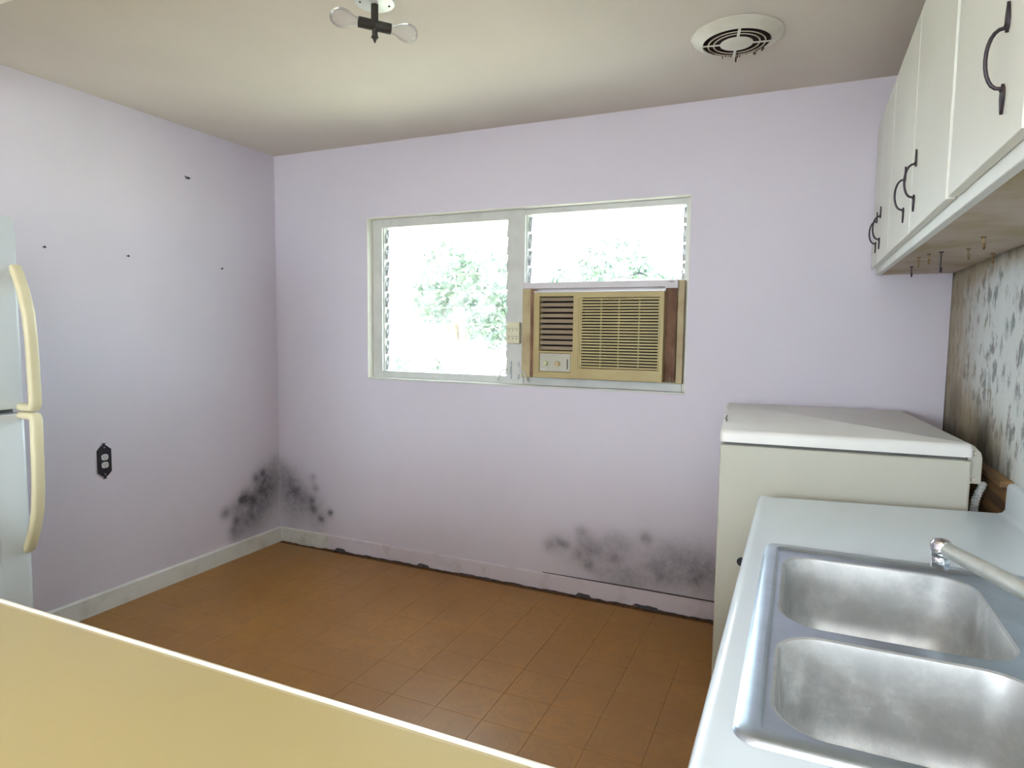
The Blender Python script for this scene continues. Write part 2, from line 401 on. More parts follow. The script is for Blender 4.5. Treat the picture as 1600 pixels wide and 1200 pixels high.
ml = blobs([(3.08, .478, .024, .42), (3.06, .47, .06, .22), (3.021, .46, .028, .36), (3.058, .392, .06, .36), (2.914, .342, .030, .72), (2.93, .35, .06, .25), (2.988, .325, .034, .62), (2.943, .372, .035, .40),
            (2.788, .29, .036, .62), (2.865, .222, .034, .52), (2.859, .30, .05, .40), (2.996, .247, .09, .36), (2.93, .225, .08, .34), (3.075, .319, .09, .36), (3.02, .165, .09, .26),
            (3.16, .46, .09, .36), (3.20, .36, .10, .38), (3.13, .25, .09, .24), (2.85, .14, .04, .34), (2.84, .18, .03, .3), (2.90, .14, .06, .24), (3.19, .54, .05, .18), (3.10, .40, .10, .2)])
def mould_and_gap_back(co):
    v = mb(co.x, co.z)
    if co.z < 0.035: v = max(v, 1.3)  # dirty gap under the ragged baseboard, its recess shade painted dark too
    return v
def mould_left(co): return ml(co.y, co.z)
us = merged([-0.2, 0], frange(0.0, 0.6, 0.01), frange(0.6, 1.76, 0.08), [WX0, WX1], frange(1.76, 2.84, 0.01), frange(2.84, 3.80, 0.12))
zs = merged([-0.15, 0, 0.03, 0.036], frange(0.0, 0.62, 0.01), [WZ0, WZ1], frange(0.62, H + 0.12, 0.1))
wb = gridwall(us, zs, (WX0, WX1, WZ0, WZ1), lambda u, v: (u, D, v), (0, 0.20, 0), {'mould': mould_and_gap_back}, 'wall_back', 'lavender_paint')
struct(wb, 'lilac painted wall around the window with mould above the floor', 'wall')
ys = merged(frange(YB - .2, 2.6, 0.15), frange(2.6, D, 0.01))
wl = gridwall(ys, zs, None, lambda u, v: (0, u, v), (-0.20, 0, 0), {'mould': lambda co: 1.25 * mould_left(co)}, 'wall_left', 'lavender_paint')
struct(wl, 'lilac painted side wall with a black outlet and mould in the corner', 'wall')
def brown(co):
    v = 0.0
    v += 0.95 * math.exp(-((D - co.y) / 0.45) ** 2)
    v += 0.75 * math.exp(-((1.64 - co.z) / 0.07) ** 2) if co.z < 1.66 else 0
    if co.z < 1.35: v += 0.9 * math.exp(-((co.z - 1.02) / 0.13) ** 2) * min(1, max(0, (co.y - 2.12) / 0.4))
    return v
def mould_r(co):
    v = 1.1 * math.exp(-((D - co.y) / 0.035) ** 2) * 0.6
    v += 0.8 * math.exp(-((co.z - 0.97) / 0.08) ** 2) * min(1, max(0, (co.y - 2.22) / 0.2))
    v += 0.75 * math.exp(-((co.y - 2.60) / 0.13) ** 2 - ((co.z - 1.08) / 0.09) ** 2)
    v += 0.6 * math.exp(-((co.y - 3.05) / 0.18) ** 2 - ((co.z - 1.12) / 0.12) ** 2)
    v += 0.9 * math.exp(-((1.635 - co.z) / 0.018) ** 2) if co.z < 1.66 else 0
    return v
ys2 = merged(frange(YB - .2, 1.4, 0.2), frange(1.4, D, 0.02))
zs2 = merged([-0.15, 0], frange(0.0, 0.8, 0.1), frange(0.8, 1.7, 0.02), frange(1.7, H + .12, 0.1))
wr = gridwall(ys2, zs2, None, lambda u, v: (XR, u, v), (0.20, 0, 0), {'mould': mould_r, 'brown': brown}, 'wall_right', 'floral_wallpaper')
struct(wr, 'wall papered in small grey flowers, browned by damp', 'wall')
RW = (0.9, 2.5, 1.0, 2.05)
wk = gridwall([-0.2, RW[0], RW[1], 3.78], [-0.15, RW[2], RW[3], H + .12], RW, lambda u, v: (u, YB, v), (0, -0.2, 0), {}, 'wall_rear', 'lavender_paint')
struct(wk, 'lilac wall behind the camera with an added window', 'wall')
w2 = bpy.data.objects.new('fill_window', None); COL.objects.link(w2); w2.location = (1.7, YB - 0.1, RW[2]); struct(w2, 'added window in the unseen wall behind the camera, for fill light', 'window')  # unseen window, added to let fill light in
for a, b in ((RW[0], 1.72), (1.68, RW[1])):
    q = B(); q.box(a, a + .05, YB - .12, YB - .08, RW[2], RW[3]); q.box(b - .05, b, YB - .12, YB - .08, RW[2], RW[3]); q.box(a, b, YB - .12, YB - .08, RW[2], RW[2] + .05); q.box(a, b, YB - .12, YB - .08, RW[3] - .05, RW[3])
    q.build('window_frame', 'aluminium', w2)
    B().box(a + .05, b - .05, YB - .103, YB - .097, RW[2] + .05, RW[3] - .05).build('pane', 'louvre_glass', w2)

c = B().box(-0.2, XR + 0.2, YB - 0.2, D + 0.2, H, H + 0.14).build('ceiling', 'ceiling_paint'); struct(c, 'off-white plaster ceiling with a light and a vent', 'ceiling')
hd = B().box(0.0, XR, 1.06, 1.26, 2.30, H).build('trim_1', 'edge_cream', bevel=0.004); struct(hd, 'cream boxed header below the ceiling', 'trim')

# floor slab and its vinyl squares
fl = B().box(-0.2, XR + 0.2, YB - 0.2, D + 0.2, -0.15, -0.0022).build('floor', 'groove'); struct(fl, 'brown patterned vinyl floor', 'floor')
T = 0.19
tb = B(); g = 0.0012
tb.rings([[(x, y, -0.003) for x, y in rrect(-T/2 + g*.4, T/2 - g*.4, -T/2 + g*.4, T/2 - g*.4, 0.001, 1)], [(x, y, -0.0006) for x, y in rrect(-T/2 + g*.4, T/2 - g*.4, -T/2 + g*.4, T/2 - g*.4, 0.001, 1)],
          [(x, y, 0) for x, y in rrect(-T/2 + g, T/2 - g, -T/2 + g, T/2 - g, 0.001, 1)]], True, False, True)
t0 = tb.build('floor_tile', 'brown_vinyl', fl)
x0 = 2.63 - T * 14
first = True
for j in range(11):
    yc = 3.19 - T / 2 - j * T
    for i in range(0, 16):
        xc = x0 + T * (i + 0.5)
        if xc > 2.95 or xc < 0.0: continue
        if first: t0.location = (xc, yc, 0); first = False; continue
        k = t0.copy(); COL.objects.link(k); k.parent = fl; k.location = (xc, yc, 0)
# plain vinyl beyond the squares that show
B().box(0.0, XR, YB, 3.19 - 11 * T, -0.003, 0).build('vinyl_sheet', 'brown_vinyl', fl)
B().box(x0 + T * 16, XR, 3.19 - 11 * T, D, -0.003, 0).build('vinyl_sheet', 'brown_vinyl', fl)

# baseboards
bl = B(); 
bl.prism([(0.0, 0.0), (0.013, 0.0), (0.013, 0.088), (0.006, 0.0955), (0.0, 0.0965)], 'y', 1.40, D)
blo = bl.build('baseboard_left', 'baseboard_white', bevel=0); struct(blo, 'white painted baseboard below the black outlet', 'baseboard')
def ragged(x):
    n = noise.noise(Vector((x * 9.0, 3.1, 0))) * 0.5 + noise.noise(Vector((x * 31.0, 7.7, 0))) * 0.35
    base = 0.004 if x < 0.42 else 0.009
    if 0.46 < x < 0.53 or 2.03 < x < 2.10 or 2.33 < x < 2.45 or 1.05 < x < 1.13: base += 0.012
    return max(0.0005, base + n * 0.014)
def bboard(xa, xb, mat, parent):
    q = B(); xs_ = frange(xa, xb, 0.012)
    loops = []
    for x in xs_:
        zb = ragged(x)
        loops.append([(x, D, zb), (x, D - .012, zb), (x, D - .013, zb + .004), (x, D - .0125, .090), (x, D - .006, .0955), (x, D - 0.0005, .0964)])
    q.rings(loops, True, True, True)
    return q.build('board', mat, parent)
bb = bpy.data.objects.new('baseboard_back', None); COL.objects.link(bb); bb.location = (0, D, 0); struct(bb, 'baseboard under the window with a crumbling lower edge', 'baseboard')
bboard(0.013, 0.40, 'baseboard_white', bb); bboard(0.4008, 2.80, 'baseboard_lilac', bb)
q = B(); q.rings([[(x, D - .0005, .0966), (x, D - .0085, .0966), (x, D - .0085, .0966 + .0035 * min(1, max(.15, (x - 1.82) / .5))), (x, D - .0005, .0966 + .0035 * min(1, max(.15, (x - 1.82) / .5)))] for x in frange(1.83, 2.80, .05)], True, True, True); q.build('crack', 'grime', bb)
q = B()
random.seed(3)
for i in range(150):
    x = random.choice((random.uniform(.4, 2.76), random.uniform(.4, 2.76), random.gauss(2.07, .06), random.gauss(2.4, .06), random.gauss(.5, .04))); y = D - .012 - abs(random.gauss(0, .008)); r = random.uniform(.002, .006); h = random.uniform(.001, .005)
    q.lathe([(r, 0.0002), (r * .8, h * .7), (r * .2, h)], (x, y, 0), n=5, cap1=True)
tag(q.build('dirt_crumb', 'grime'), 'dark crumbs of dirt along the baseboard under the window', 'dirt', kind='stuff')

# ------------------------------------------------------------------ window
win = bpy.data.objects.new('window_1', None); COL.objects.link(win); win.location = (1.62, D, WZ0); struct(win, 'white louvred window with an air conditioner in its right half', 'window')
FY = D + 0.05
q = B()   # painted reveal lining
for a in ((WX0, WX0 + .004, D - .001, D + .2, WZ0, WZ1), (WX1 - .004, WX1, D - .001, D + .2, WZ0, WZ1), (WX0, WX1, D - .001, D + .2, WZ1 - .004, WZ1), (WX0, WX1, D - .001, D + .2, WZ0, WZ0 + .004)): q.box(*a)
q.build('reveal', 'reveal_paint', win)
def fr(x0, x1, z0, z1, y0=FY, y1=FY + .06, name='frame_rail', mat='white_trim', bev=.002):
    return B().box(x0, x1, y0, y1, z0, z1).build(name, mat, win, bevel=bev)
fr(WX0 + .004, 0.768, WZ0, WZ1, name='frame_jamb'); fr(2.516, WX1 - .004, WZ0, WZ1, name='frame_jamb')
fr(0.768, 1.582, 1.970, WZ1 - .004); fr(1.682, 2.516, 1.990, WZ1 - .004)
fr(0.768, 1.582, WZ0 + .004, 1.134); fr(1.682, 2.516, WZ0 + .004, 1.134)
fr(1.582, 1.682, WZ0 + .004, WZ1 - .004, FY - .004, FY + .07, 'mullion')
q = B(); q.box(1.606, 1.614, FY - .010, FY, 1.12, 1.215); q.box(1.650, 1.658, FY - .010, FY, 1.12, 1.215); q.build('latch_track', 'aluminium', win)
# thin beaded sill lip
fr(WX0, WX1, WZ0 - .004, WZ0 + .006, D - .006, FY, 'sill_lip', bev=.001)
# louvre panes, clip strips
def louvres(xa, xb, za, zb, n, y):
    p = (zb - za) / n
    for sgn, xx in ((1, xa), (-1, xb)):
        q = B(); q.box(min(xx, xx + sgn * .006), max(xx, xx + sgn * .006), FY + .015, FY + .06, za, zb); q.build('clip_channel', 'white_trim', win)
        for i in range(n):
            zc = za + p * (i + .5)
            q = B(); q.box(min(xx + sgn * .006, xx + sgn * .022), max(xx + sgn * .006, xx + sgn * .022), y - .004, y + .004, zc - p * .46, zc + p * .46, Matrix.Rotation(math.radians(-12), 3, 'X'), (xx, y, zc))
            q.box(min(xx + sgn * .006, xx + sgn * .016), max(xx + sgn * .006, xx + sgn * .016), y - .014, y + .012, zc - .012, zc + .012)
            q.build('louvre_clip', 'aluminium', win)
    for i in range(n):
        zc = za + p * (i + .5)
        pane = B().box(xa + .008, xb - .008, y - .0028, y + .0028, zc - p * .53, zc + p * .53, Matrix.Rotation(math.radians(-9), 3, 'X'), (xa, y, zc)).build('louvre_pane', 'louvre_glass', win)
        me = pane.data
        me.materials.append(MATS['glass_edge'])
        for f in me.polygons:
            if abs(f.normal.z) > .8: f.material_index = 1
louvres(0.768, 1.582, 1.134, 1.970, 9, FY + .04)
louvres(1.682, 2.516, 1.632, 1.990, 4, FY + .04)
def crank(x, s):
    q = B(); q.box(x - .012, x + .012, FY - .018, FY, 1.15, 1.185); q.tube([(x, FY - .016, 1.17), (x + s * .02, FY - .028, 1.172), (x + s * .036, FY - .034, 1.155), (x + s * .05, FY - .036, 1.128)], .0042, 8); q.lathe([(.001, -.012), (.008, -.010), (.008, .008), (.001, .01)], (x + s * .051, FY - .036, 1.122), n=10)
    q.build('crank_handle', 'white_trim', win, smooth=True)
crank(1.598, -1); crank(1.664, 1)
for x, z in ((0.84, 2.0), (1.12, 2.003), (1.12, 1.108), (1.40, 2.002)):
    B().lathe([(.0001, -.003), (.005, -.002), (.006, 0)], (x, FY, z), 'y', 10).build('screw', 'vent_dirty', win)
# filler around the air conditioner
fr(1.682, 2.516, 1.600, 1.632, FY - .03, FY + .06, 'filler_rail', 'lilac_filler')
B().box(1.682, 2.516, FY - .008, FY + .02, 1.555, 1.600).build('filler_board', 'lilac_filler', win)
B().box(1.682, 1.7893, FY + .002, FY + .018, 1.134, 1.556).build('leak_board', 'tan_filler', win)  # boards added behind the accordions to stop daylight leaking past
B().box(2.4175, 2.516, FY + .002, FY + .018, 1.134, 1.600).build('leak_board', 'tan_filler', win)
B().box(1.79, 2.417, FY + .03, FY + .05, 1.1335, 1.149).build('gap_seal', 'grime', win)
B().box(1.682, 1.735, FY - .030, FY + .03, 1.134, 1.600).build('filler_post', 'tan_filler', win, bevel=.003)
B().box(2.490, 2.522, FY - .034, FY + .03, 1.134, 1.630).build('filler_post', 'tan_filler', win, bevel=.003)

# ------------------------------------------------------------------ air conditioner
ac = thing('air_conditioner', 'yellowed window air conditioner set in the right half of the window', 'air conditioner', (2.105, D + .2, 1.140))
AX0, AX1, AZ0, AZ1, AY = 1.770, 2.437, 1.141, 1.576, D - .035
B().box(AX0 + .02, AX1 - .02, AY + .06, D + .52, AZ0 + .008, AZ1 - .012).build('casing', 'ac_metal', ac, bevel=.004)
q = B(); Yb = AY + .06
def bars(q, x0, x1, z0, z1, holes):
    xsv = sorted(set([x0, x1] + [h[0] for h in holes] + [h[1] for h in holes])); zsv = sorted(set([z0, z1] + [h[2] for h in holes] + [h[3] for h in holes]))
    V = {}
    def gv(i, j, k):
        if (i, j, k) not in V: V[(i, j, k)] = q.bm.verts.new((xsv[i], (AY, Yb)[k], zsv[j]))
        return V[(i, j, k)]
    def solid(i, j):
        if i < 0 or j < 0 or i >= len(xsv) - 1 or j >= len(zsv) - 1: return False
        xc, zc = (xsv[i] + xsv[i + 1]) / 2, (zsv[j] + zsv[j + 1]) / 2
        return not any(h[0] < xc < h[1] and h[2] < zc < h[3] for h in holes)
    for i in range(len(xsv) - 1):
        for j in range(len(zsv) - 1):
            if not solid(i, j): continue
            q.bm.faces.new((gv(i, j, 0), gv(i + 1, j, 0), gv(i + 1, j + 1, 0), gv(i, j + 1, 0)))
            q.bm.faces.new((gv(i, j, 1), gv(i, j + 1, 1), gv(i + 1, j + 1, 1), gv(i + 1, j, 1)))
            for di, dj, e in ((-1, 0, ((i, j), (i, j + 1))), (1, 0, ((i + 1, j + 1), (i + 1, j))), (0, -1, ((i + 1, j), (i, j))), (0, 1, ((i, j + 1), (i + 1, j + 1)))):
                if not solid(i + di, j + dj):
                    (a, b), (c_, d_) = e
                    q.bm.faces.new((gv(a, b, 0), gv(c_, d_, 0), gv(c_, d_, 1), gv(a, b, 1)))
LV = (1.802, 1.984, 1.279, 1.556); CP = (1.804, 1.974, 1.172, 1.268); GR = (2.022, 2.420, 1.196, 1.548)
bars(q, AX0, AX1, AZ0, AZ1, [LV, CP, GR])
q.build('front_panel', 'ac_plastic', ac, bevel=.004)
B().box(AX0 + .01, AX1 - .01, Yb - .012, Yb - .002, AZ0 + .01, AZ1 - .01).build('dark_backing', 'ac_dark', ac)  # near-black sheet, paints the deep shade behind the openings
B().box(AX0 - .002, AX1 + .002, AY + .004, AY + .05, AZ1 + .001, AZ1 + .008).build('top_strip', 'ac_metal', ac)
n = 10; p = (LV[3] - LV[2]) / n
for i in range(n):
    zc = LV[2] + p * (i + .5)
    B().box(LV[0] + .001, LV[1] - .001, AY + .003, AY + .024, zc - .0015, zc + .0015, Matrix.Rotation(math.radians(52), 3, 'X'), (1.9, AY + .013, zc)).build('louvre_slat', 'ac_slat', ac)
n = 24; p = (GR[3] - GR[2]) / n
for i in range(n):
    zc = GR[2] + p * (i + .5)
    B().box(GR[0], GR[1], AY + .001, AY + .020, zc - .0042, zc + .0042).build('grille_slat', 'ac_grille', ac)
for x in (2.022, 2.125, 2.215, 2.315, 2.412):
    B().box(x, x + (.004 if 2.03 < x < 2.4 else .008), AY + (.006 if 2.03 < x < 2.4 else .002), AY + .022, GR[2], GR[3]).build('grille_rib', 'ac_grille', ac)
q = B().box(2.006, 2.013, AY - .0025, AY + .004, 1.19, 1.545); q.build('panel_seam', 'ac_plastic', ac)
cp = B().box(CP[0] + .002, CP[1] - .002, AY + .004, AY + .012, CP[2] + .002, CP[3] - .002).build('control_panel', 'ac_control', ac)
for x, m in ((1.840, 'ac_knob_green'), (1.905, 'ac_knob_tan')):
    k = B().lathe([(.0125, 0), (.0115, -.014), (.009, -.016), (.0001, -.016)], (x, AY + .004, 1.215), 'y', 20).build('knob', m, cp, smooth=True)
B().box(1.956, 1.959, AY, AY + .005, 1.188, 1.238).build('slider_slot', 'dark_hole', cp)
q = B()
for i in range(5): q.box(1.812 + i * .0058, 1.8165 + i * .0058, AY + .0030, AY + .0045, 1.181, 1.187)
q.build('brand_badge', 'ac_metal', cp)
def accordion(x0, x1, y, n, nm='side_curtain'):
    q = B(); loops = []
    m = n * 2
    pts = [(x0 + (x1 - x0) * i / m, y + (.010 if i % 2 else 0)) for i in range(m + 1)]
    poly = pts + [(x, yy + .004) for x, yy in reversed(pts)]
    q.prism(poly, 'z', AZ0 + .002, AZ1 + .02)
    q.build(nm, 'accordion_brown', ac)
accordion(1.736, AX0 - .001, FY - .045, 3); accordion(AX1 + .001, 2.489, FY - .05, 6)
B().box(2.437, 2.494, FY - .066, FY - .028, 1.590, 1.630).build('curtain_cap', 'lilac_filler', ac, bevel=.003)
B().box(2.455, 2.478, FY - .0675, FY - .065, 1.619, 1.622).build('cap_slot', 'dark_hole', ac)
B().tube([(2.468, FY - .055, 1.140), (2.470, FY - .055, 1.165)], .0025, 8).build('latch_pin', 'chrome', ac)
# dried leaves on its casing outside
def leafshape(name, loc, L_, W_, curl, rz, mat, label):
    q = B(); loops = []
    for i in range(9):
        t = i / 8; w = W_ * math.sin(PI * (0.06 + .9 * t)) ** .8; x = (t - .5) * L_
        z = curl * (1 - (2 * t - 1) ** 2)
        loops.append([(loc[0] + x * math.cos(rz) - v * w * math.sin(rz), loc[1] + x * math.sin(rz) + v * w * math.cos(rz), loc[2] + .002 + z + abs(v) * .3 * w + o) for v, o in ((-1, 0), (0, 0), (1, 0), (0, .16 * W_ * math.sin(PI * t) + .0015))])
    q.rings(loops, True, True, True)
    tag(q.build(name, mat, smooth=True), label, 'leaf')
leafshape('dry_leaf', (2.222, D + .355, 1.664), .13, .030, .026, .15, 'dry_leaf_dark', 'dark curled leaf resting on top behind the air conditioner')
leafshape('dry_leaf', (2.140, D + .300, 1.6612), .13, .02, .008, -.1, 'dry_leaf_yellow', 'yellow green fallen leaf on top behind the air conditioner')
q = B(); q.box(2.07, 2.36, D + .26, D + .45, AZ1 - .012, 1.6605); q.build('support_block', 'ac_metal', ac, bevel=.004)

# six-way adapter on the mullion
ad = thing('outlet_adapter', 'ivory six-way outlet adapter on the window mullion beside the air conditioner', 'outlet', (1.635, FY, 1.31))
B().box(1.592, 1.668, FY - .034, FY - .004, 1.312, 1.425).build('body', 'adapter_ivory', ad, bevel=.004)
for zc in (1.388, 1.345):
    for xc in (1.608, 1.630, 1.652):
        q = B(); q.box(xc - .0052, xc - .0035, FY - .0348, FY - .032, zc, zc + .008); q.box(xc + .0035, xc + .0052, FY - .0348, FY - .032, zc, zc + .008); q.lathe([(.0001, -.0348), (.0026, -.0348), (.0026, -.032)], (xc, FY, zc - .007), 'y', 8)
        q.build('socket', 'dark_hole', ad)

# ------------------------------------------------------------------ black outlet on the left wall
ol = thing('wall_outlet', 'black ornate outlet plate with two white sockets on the lilac wall', 'outlet', (0, 2.085, 0.73))
q = B(); yc, zc = 2.085, .7315
poly = [(yc - .034, zc - .055), (yc - .020, zc - .066), (yc - .012, zc - .074), (yc - .006, zc - .077), (yc - .004, zc - .081), (yc - .010, zc - .086), (yc + .010, zc - .086), (yc + .004, zc - .081), (yc + .006, zc - .077), (yc + .012, zc - .074), (yc + .022, zc - .066), (yc + .034, zc - .052)]
poly = poly + [(2 * yc - a, 2 * zc - b) for a, b in poly]
q.prism(poly, 'x', 0.0003, .006); q.build('plate', 'black_metal', ol, bevel=.001)
for dz in (.019, -.019):
    s_ = B(); s_.prism([(yc + a, zc + dz + b) for a, b in rrect(-.0165, .0165, -.0145, .0145, .011, 5)], 'x', .004, .0085); so = s_.build('socket', 'outlet_white', ol)
    h = B(); h.box(.0080, .0089, yc - .0075, yc - .0055, zc + dz - .001, zc + dz + .008); h.box(.0080, .0089, yc + .0055, yc + .0075, zc + dz - .001, zc + dz + .008); h.box(.0080, .0089, yc - .002, yc + .002, zc + dz - .009, zc + dz - .005); h.build('slot', 'dark_hole', so)
for dz in (.066, -.064): B().lathe([(.004, .005), (.003, .008), (.0001, .008)], (0, yc, zc + dz), 'x', 10).build('screw', 'aluminium', ol)
# nails
for y, z, lab in ((2.59, 2.172, 'bent dark nail high on the lilac side wall near the corner'), (1.855, 1.719, 'small dark nail in the lilac wall above the refrigerator handles'), (2.239, 1.722, 'small dark nail in the middle of the lilac side wall'), (2.80, 1.712, 'small dark nail in the lilac side wall nearest the window corner')):
    q = B(); q.tube([(0, y, z), (.010, y, z + .001), (.014, y + (.012 if z > 2 else 0), z + .001)], .0022, 6); q.lathe([(.0055, 0), (.0055, .001)], (.013, y, z), 'x', 8, True, True)
    if z > 2: q.tube([(.004, y - .012, z + .008), (.005, y, z), (.004, y + .016, z - .002)], .0022, 6)
    tag(q.build('nail', 'black_metal'), lab, 'nail', 'nails in the side wall')

# ------------------------------------------------------------------ refrigerator
rf = thing('refrigerator', 'white two-door refrigerator with yellowed handles against the lilac wall', 'refrigerator', (0.37, 1.0, 0))
RY0, RY1 = 0.62, 1.360
B().box(0.03, 0.655, RY0, RY1, 0.02, 1.715).build('body', 'appliance_white', rf, bevel=.008)
B().box(0.655, 0.668, RY0 + .01, RY1 - .01, 0.09, 1.71).build('gasket', 'seal_grey', rf)
B().box(0.06, 0.640, RY0 + .02, RY1 - .02, 0.0, 0.02).build('plinth', 'seal_grey', rf)
def fdoor(z0, z1, nm):
    q = B(); lp = []
    prof = rrect(.668, .722, RY0, RY1, .016, 5)
    q.rings([[(x, y, z0) for x, y in rrect(.672, .718, RY0 + .004, RY1 - .004, .014, 5)], [(x, y, z0 + .006) for x, y in prof], [(x, y, z1 - .006) for x, y in prof], [(x, y, z1) for x, y in rrect(.672, .718, RY0 + .004, RY1 - .004, .014, 5)]], True, True, True)
    d = q.build(nm, 'appliance_white', rf, smooth=True)
    r = B(); r.rings([[(.7215 + dx, y, z) for y, z in rrect(RY0 + ins, RY1 - ins - .05, z0 + ins, z1 - ins, .02, 4)] for dx, ins in ((0, .040), (.004, .048), (.004, .060))], True, False, True)
    r.build('raised_panel', 'appliance_white', d, smooth=True)
    return d
up_ = fdoor(1.108, 1.722, 'freezer_door'); lo_ = fdoor(0.095, 1.092, 'fresh_food_door')
hp = [(.716, 1.565), (.730, 1.545), (.756, 1.490), (.778, 1.420), (.787, 1.340), (.790, 1.250), (.792, 1.165), (.792, 1.122), (.786, 1.114), (.765, 1.113), (.722, 1.113)]
def sweep(pts, hw, th, door):
    q = B(); loops = []
    P_ = [Vector((x, 0, z)) for x, z in pts]
    for i, p_ in enumerate(P_):
        t = (P_[min(i + 1, len(P_) - 1)] - P_[max(i - 1, 0)]).normalized(); nrm = Vector((-t.z, 0, t.x))
        lp = []
        for a, b in rrect(-hw, hw, -th, th, th * .8, 3): lp.append((p_.x + nrm.x * b, 1.350 + a, p_.z + nrm.z * b))
        loops.append(lp)
    q.rings(loops, True, True, True)
    return q.build('handle', 'yellowed_plastic', door, smooth=True)
sweep(hp, .018, .012, up_)
sweep([(x, 1.100 * 2 - z - .001) for x, z in hp], .018, .012, lo_)

# ------------------------------------------------------------------ wall cabinets
CXF = 3.291
def bail(parent, yc, zc):
    q = B()
    path = []
    for k in range(13):
        a = -PI / 2 + PI * k / 12
        path.append((CXF - .004 - .022 * math.cos(a) ** .8 if abs(math.cos(a)) > 1e-6 else CXF - .004, yc, zc + .043 * math.sin(a)))
    q.tube(path, .0029, 8)
    for s in (1, -1):
        q.lathe([(.0001, -.007), (.0055, -.004), (.0062, 0)], (CXF, yc, zc + s * .046), 'x', 10)
        pl = [(0, .036), (.0045, .042), (.0075, .049), (.0080, .055), (.0050, .067), (.0016, .077), (0, .080)]
        poly = [(yc + a, zc + s * b) for a, b in pl] + [(yc - a, zc + s * b) for a, b in reversed(pl[1:-1])]
        q.prism(poly, 'x', CXF - .0045, CXF - .0003)
    h = q.build('handle', 'wrought_iron', parent, smooth=True); return h
def wcab(y0, y1, doors, label):
    t = thing('wall_cabinet', label, 'cabinet', (XR, (y0 + y1) / 2, 1.63), 'cream cabinets on the papered wall')
    B().box(CXF + .020, XR - .001, y0 + .001, y1 - .001, 1.652, 2.240).build('body', 'cabinet_cream', t)
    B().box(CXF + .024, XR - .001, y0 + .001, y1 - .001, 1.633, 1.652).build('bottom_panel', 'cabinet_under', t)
    B().box(CXF + .019, CXF + .038, y0 + .001, y1 - .001, 1.630, 1.662).build('bottom_rail', 'cabinet_edge', t, bevel=.002)
    for a, b, hy in doors:
        d = B().box(CXF, CXF + .018, a, b, 1.657, 2.247).build('door', 'cabinet_cream', t, bevel=.0015)
        B().box(CXF + .0015, CXF + .0165, a - .0012, a + .002, 1.658, 2.246).build('door_edge', 'cabinet_edge', d)  # whiter strip, light catching the near edge put into colour
        bail(d, hy, 1.785)
    return t
wcab(0.66, 1.660, [(0.665, 1.145, 1.065), (1.178, 1.648, 1.278)], 'cream wall cabinet nearest the camera with one large iron handle')
wcab(1.660, 2.668, [(1.676, 2.166, 2.100), (2.176, 2.662, 2.290)], 'middle cream wall cabinet with a pair of iron handles')
wcab(2.668, D - .002, [(2.674, 2.992, 2.925), (2.998, D - .006, 3.055)], 'cream wall cabinet farthest away, touching the window wall')
hooks = [(3.395, 2.882, 'cup hook under the farthest cabinet, nearest the window wall', 1), (3.371, 2.560, 'brass cup hook second from the window wall under the cabinets', 0), (3.385, 2.466, 'brass cup hook third from the window wall under the cabinets', 0),
         (3.410, 2.420, 'long dark cup hook hanging lowest under the cabinets', 2), (3.466, 2.361, 'brass cup hook close to the wallpaper under the middle cabinet', 0), (3.449, 2.109, 'brass cup hook under the middle cabinet nearest the camera', 0), (3.555, 2.50, 'pale metal hook where cabinet underside meets the wallpaper', 0)]
for x, y, lab, kd in hooks:
    q = B(); z = 1.633; L_ = (.022, .028, .052)[kd]
    q.lathe([(.007, 0), (.006, -.003), (.002, -.004)], (x, y, z), n=10, cap0=True)
    path = [(x, y, z), (x, y, z - L_)]
    for k in range(1, 9):
        a = PI * k / 8; path.append((x, y - .009 + .009 * math.cos(a), z - L_ - .010 * math.sin(a)))
    path.append((x, y - .018, z - L_ + .004))
    q.tube(path, .0021, 7)
    tag(q.build('cup_hook', 'wrought_iron' if kd else 'old_brass', smooth=True), lab, 'hook', 'cup hooks under the wall cabinets')

# ------------------------------------------------------------------ chest freezer
fz = thing('chest_freezer', 'cream chest freezer standing between the worktop and the window wall', 'freezer', (2.815, 2.225, 0))
FX0, FX1, FY0, FY1 = 2.815, 3.497, 2.225, 3.075
B().box(FX0, FX1, FY0, FY1, 0.035, 1.026).build('body', 'freezer_cream', fz, bevel=.006)
B().box(FX0 + .012, FX1 - .012, FY0 + .012, FY1 - .012, 1.022, 1.040).build('seal', 'seal_grey', fz)
q = B(); lp = []
for z, ins in ((1.036, .0), (1.060, .0), (1.070, .003), (1.075, .010)):
    lp.append([(x, y, z) for x, y in rrect(FX0 - .002 + ins, FX1 + .002 - ins, FY0 - .004 + ins, FY1 - ins, .012, 4)])
q.rings(lp, True, True, True); lid = q.build('lid', 'freezer_lid', fz, smooth=True)
q = B(); q.tube([(FX0 + .012, FY0 + .19, 1.0765), (FX0 + .014, FY0 + .24, 1.0765), (FX0 + .008, FY0 + .26, 1.0765), (FX0 + .012, FY0 + .36, 1.0765)], .0016, 6); q.build('scratch', 'seal_grey', lid)
for x in (FX0 + .06, FX1 - .06):
    for y in (FY0 + .06, FY1 - .06): B().lathe([(.022, 0), (.022, .03), (.012, .036)], (x, y, 0), n=14, cap0=True, cap1=True).build('foot', 'seal_grey', fz)
q = B(); q.prism([(FX1 - .004, 1.072), (FX1 + .012, 1.066), (FX1 + .030, 1.046), (FX1 + .034, 1.030), (FX1 + .034, .955), (FX1 - .004, .955)], 'y', FY0 + .03, FY0 + .075); hb = q.build('hinge_bracket', 'freezer_cream', fz, bevel=.003)
for z in (1.045, .968): B().lathe([(.0065, .0), (.0055, -.003), (.0001, -.0035)], (FX1 + .014, FY0 + .03, z), 'y', 12).build('screw', 'vent_dirty', hb)
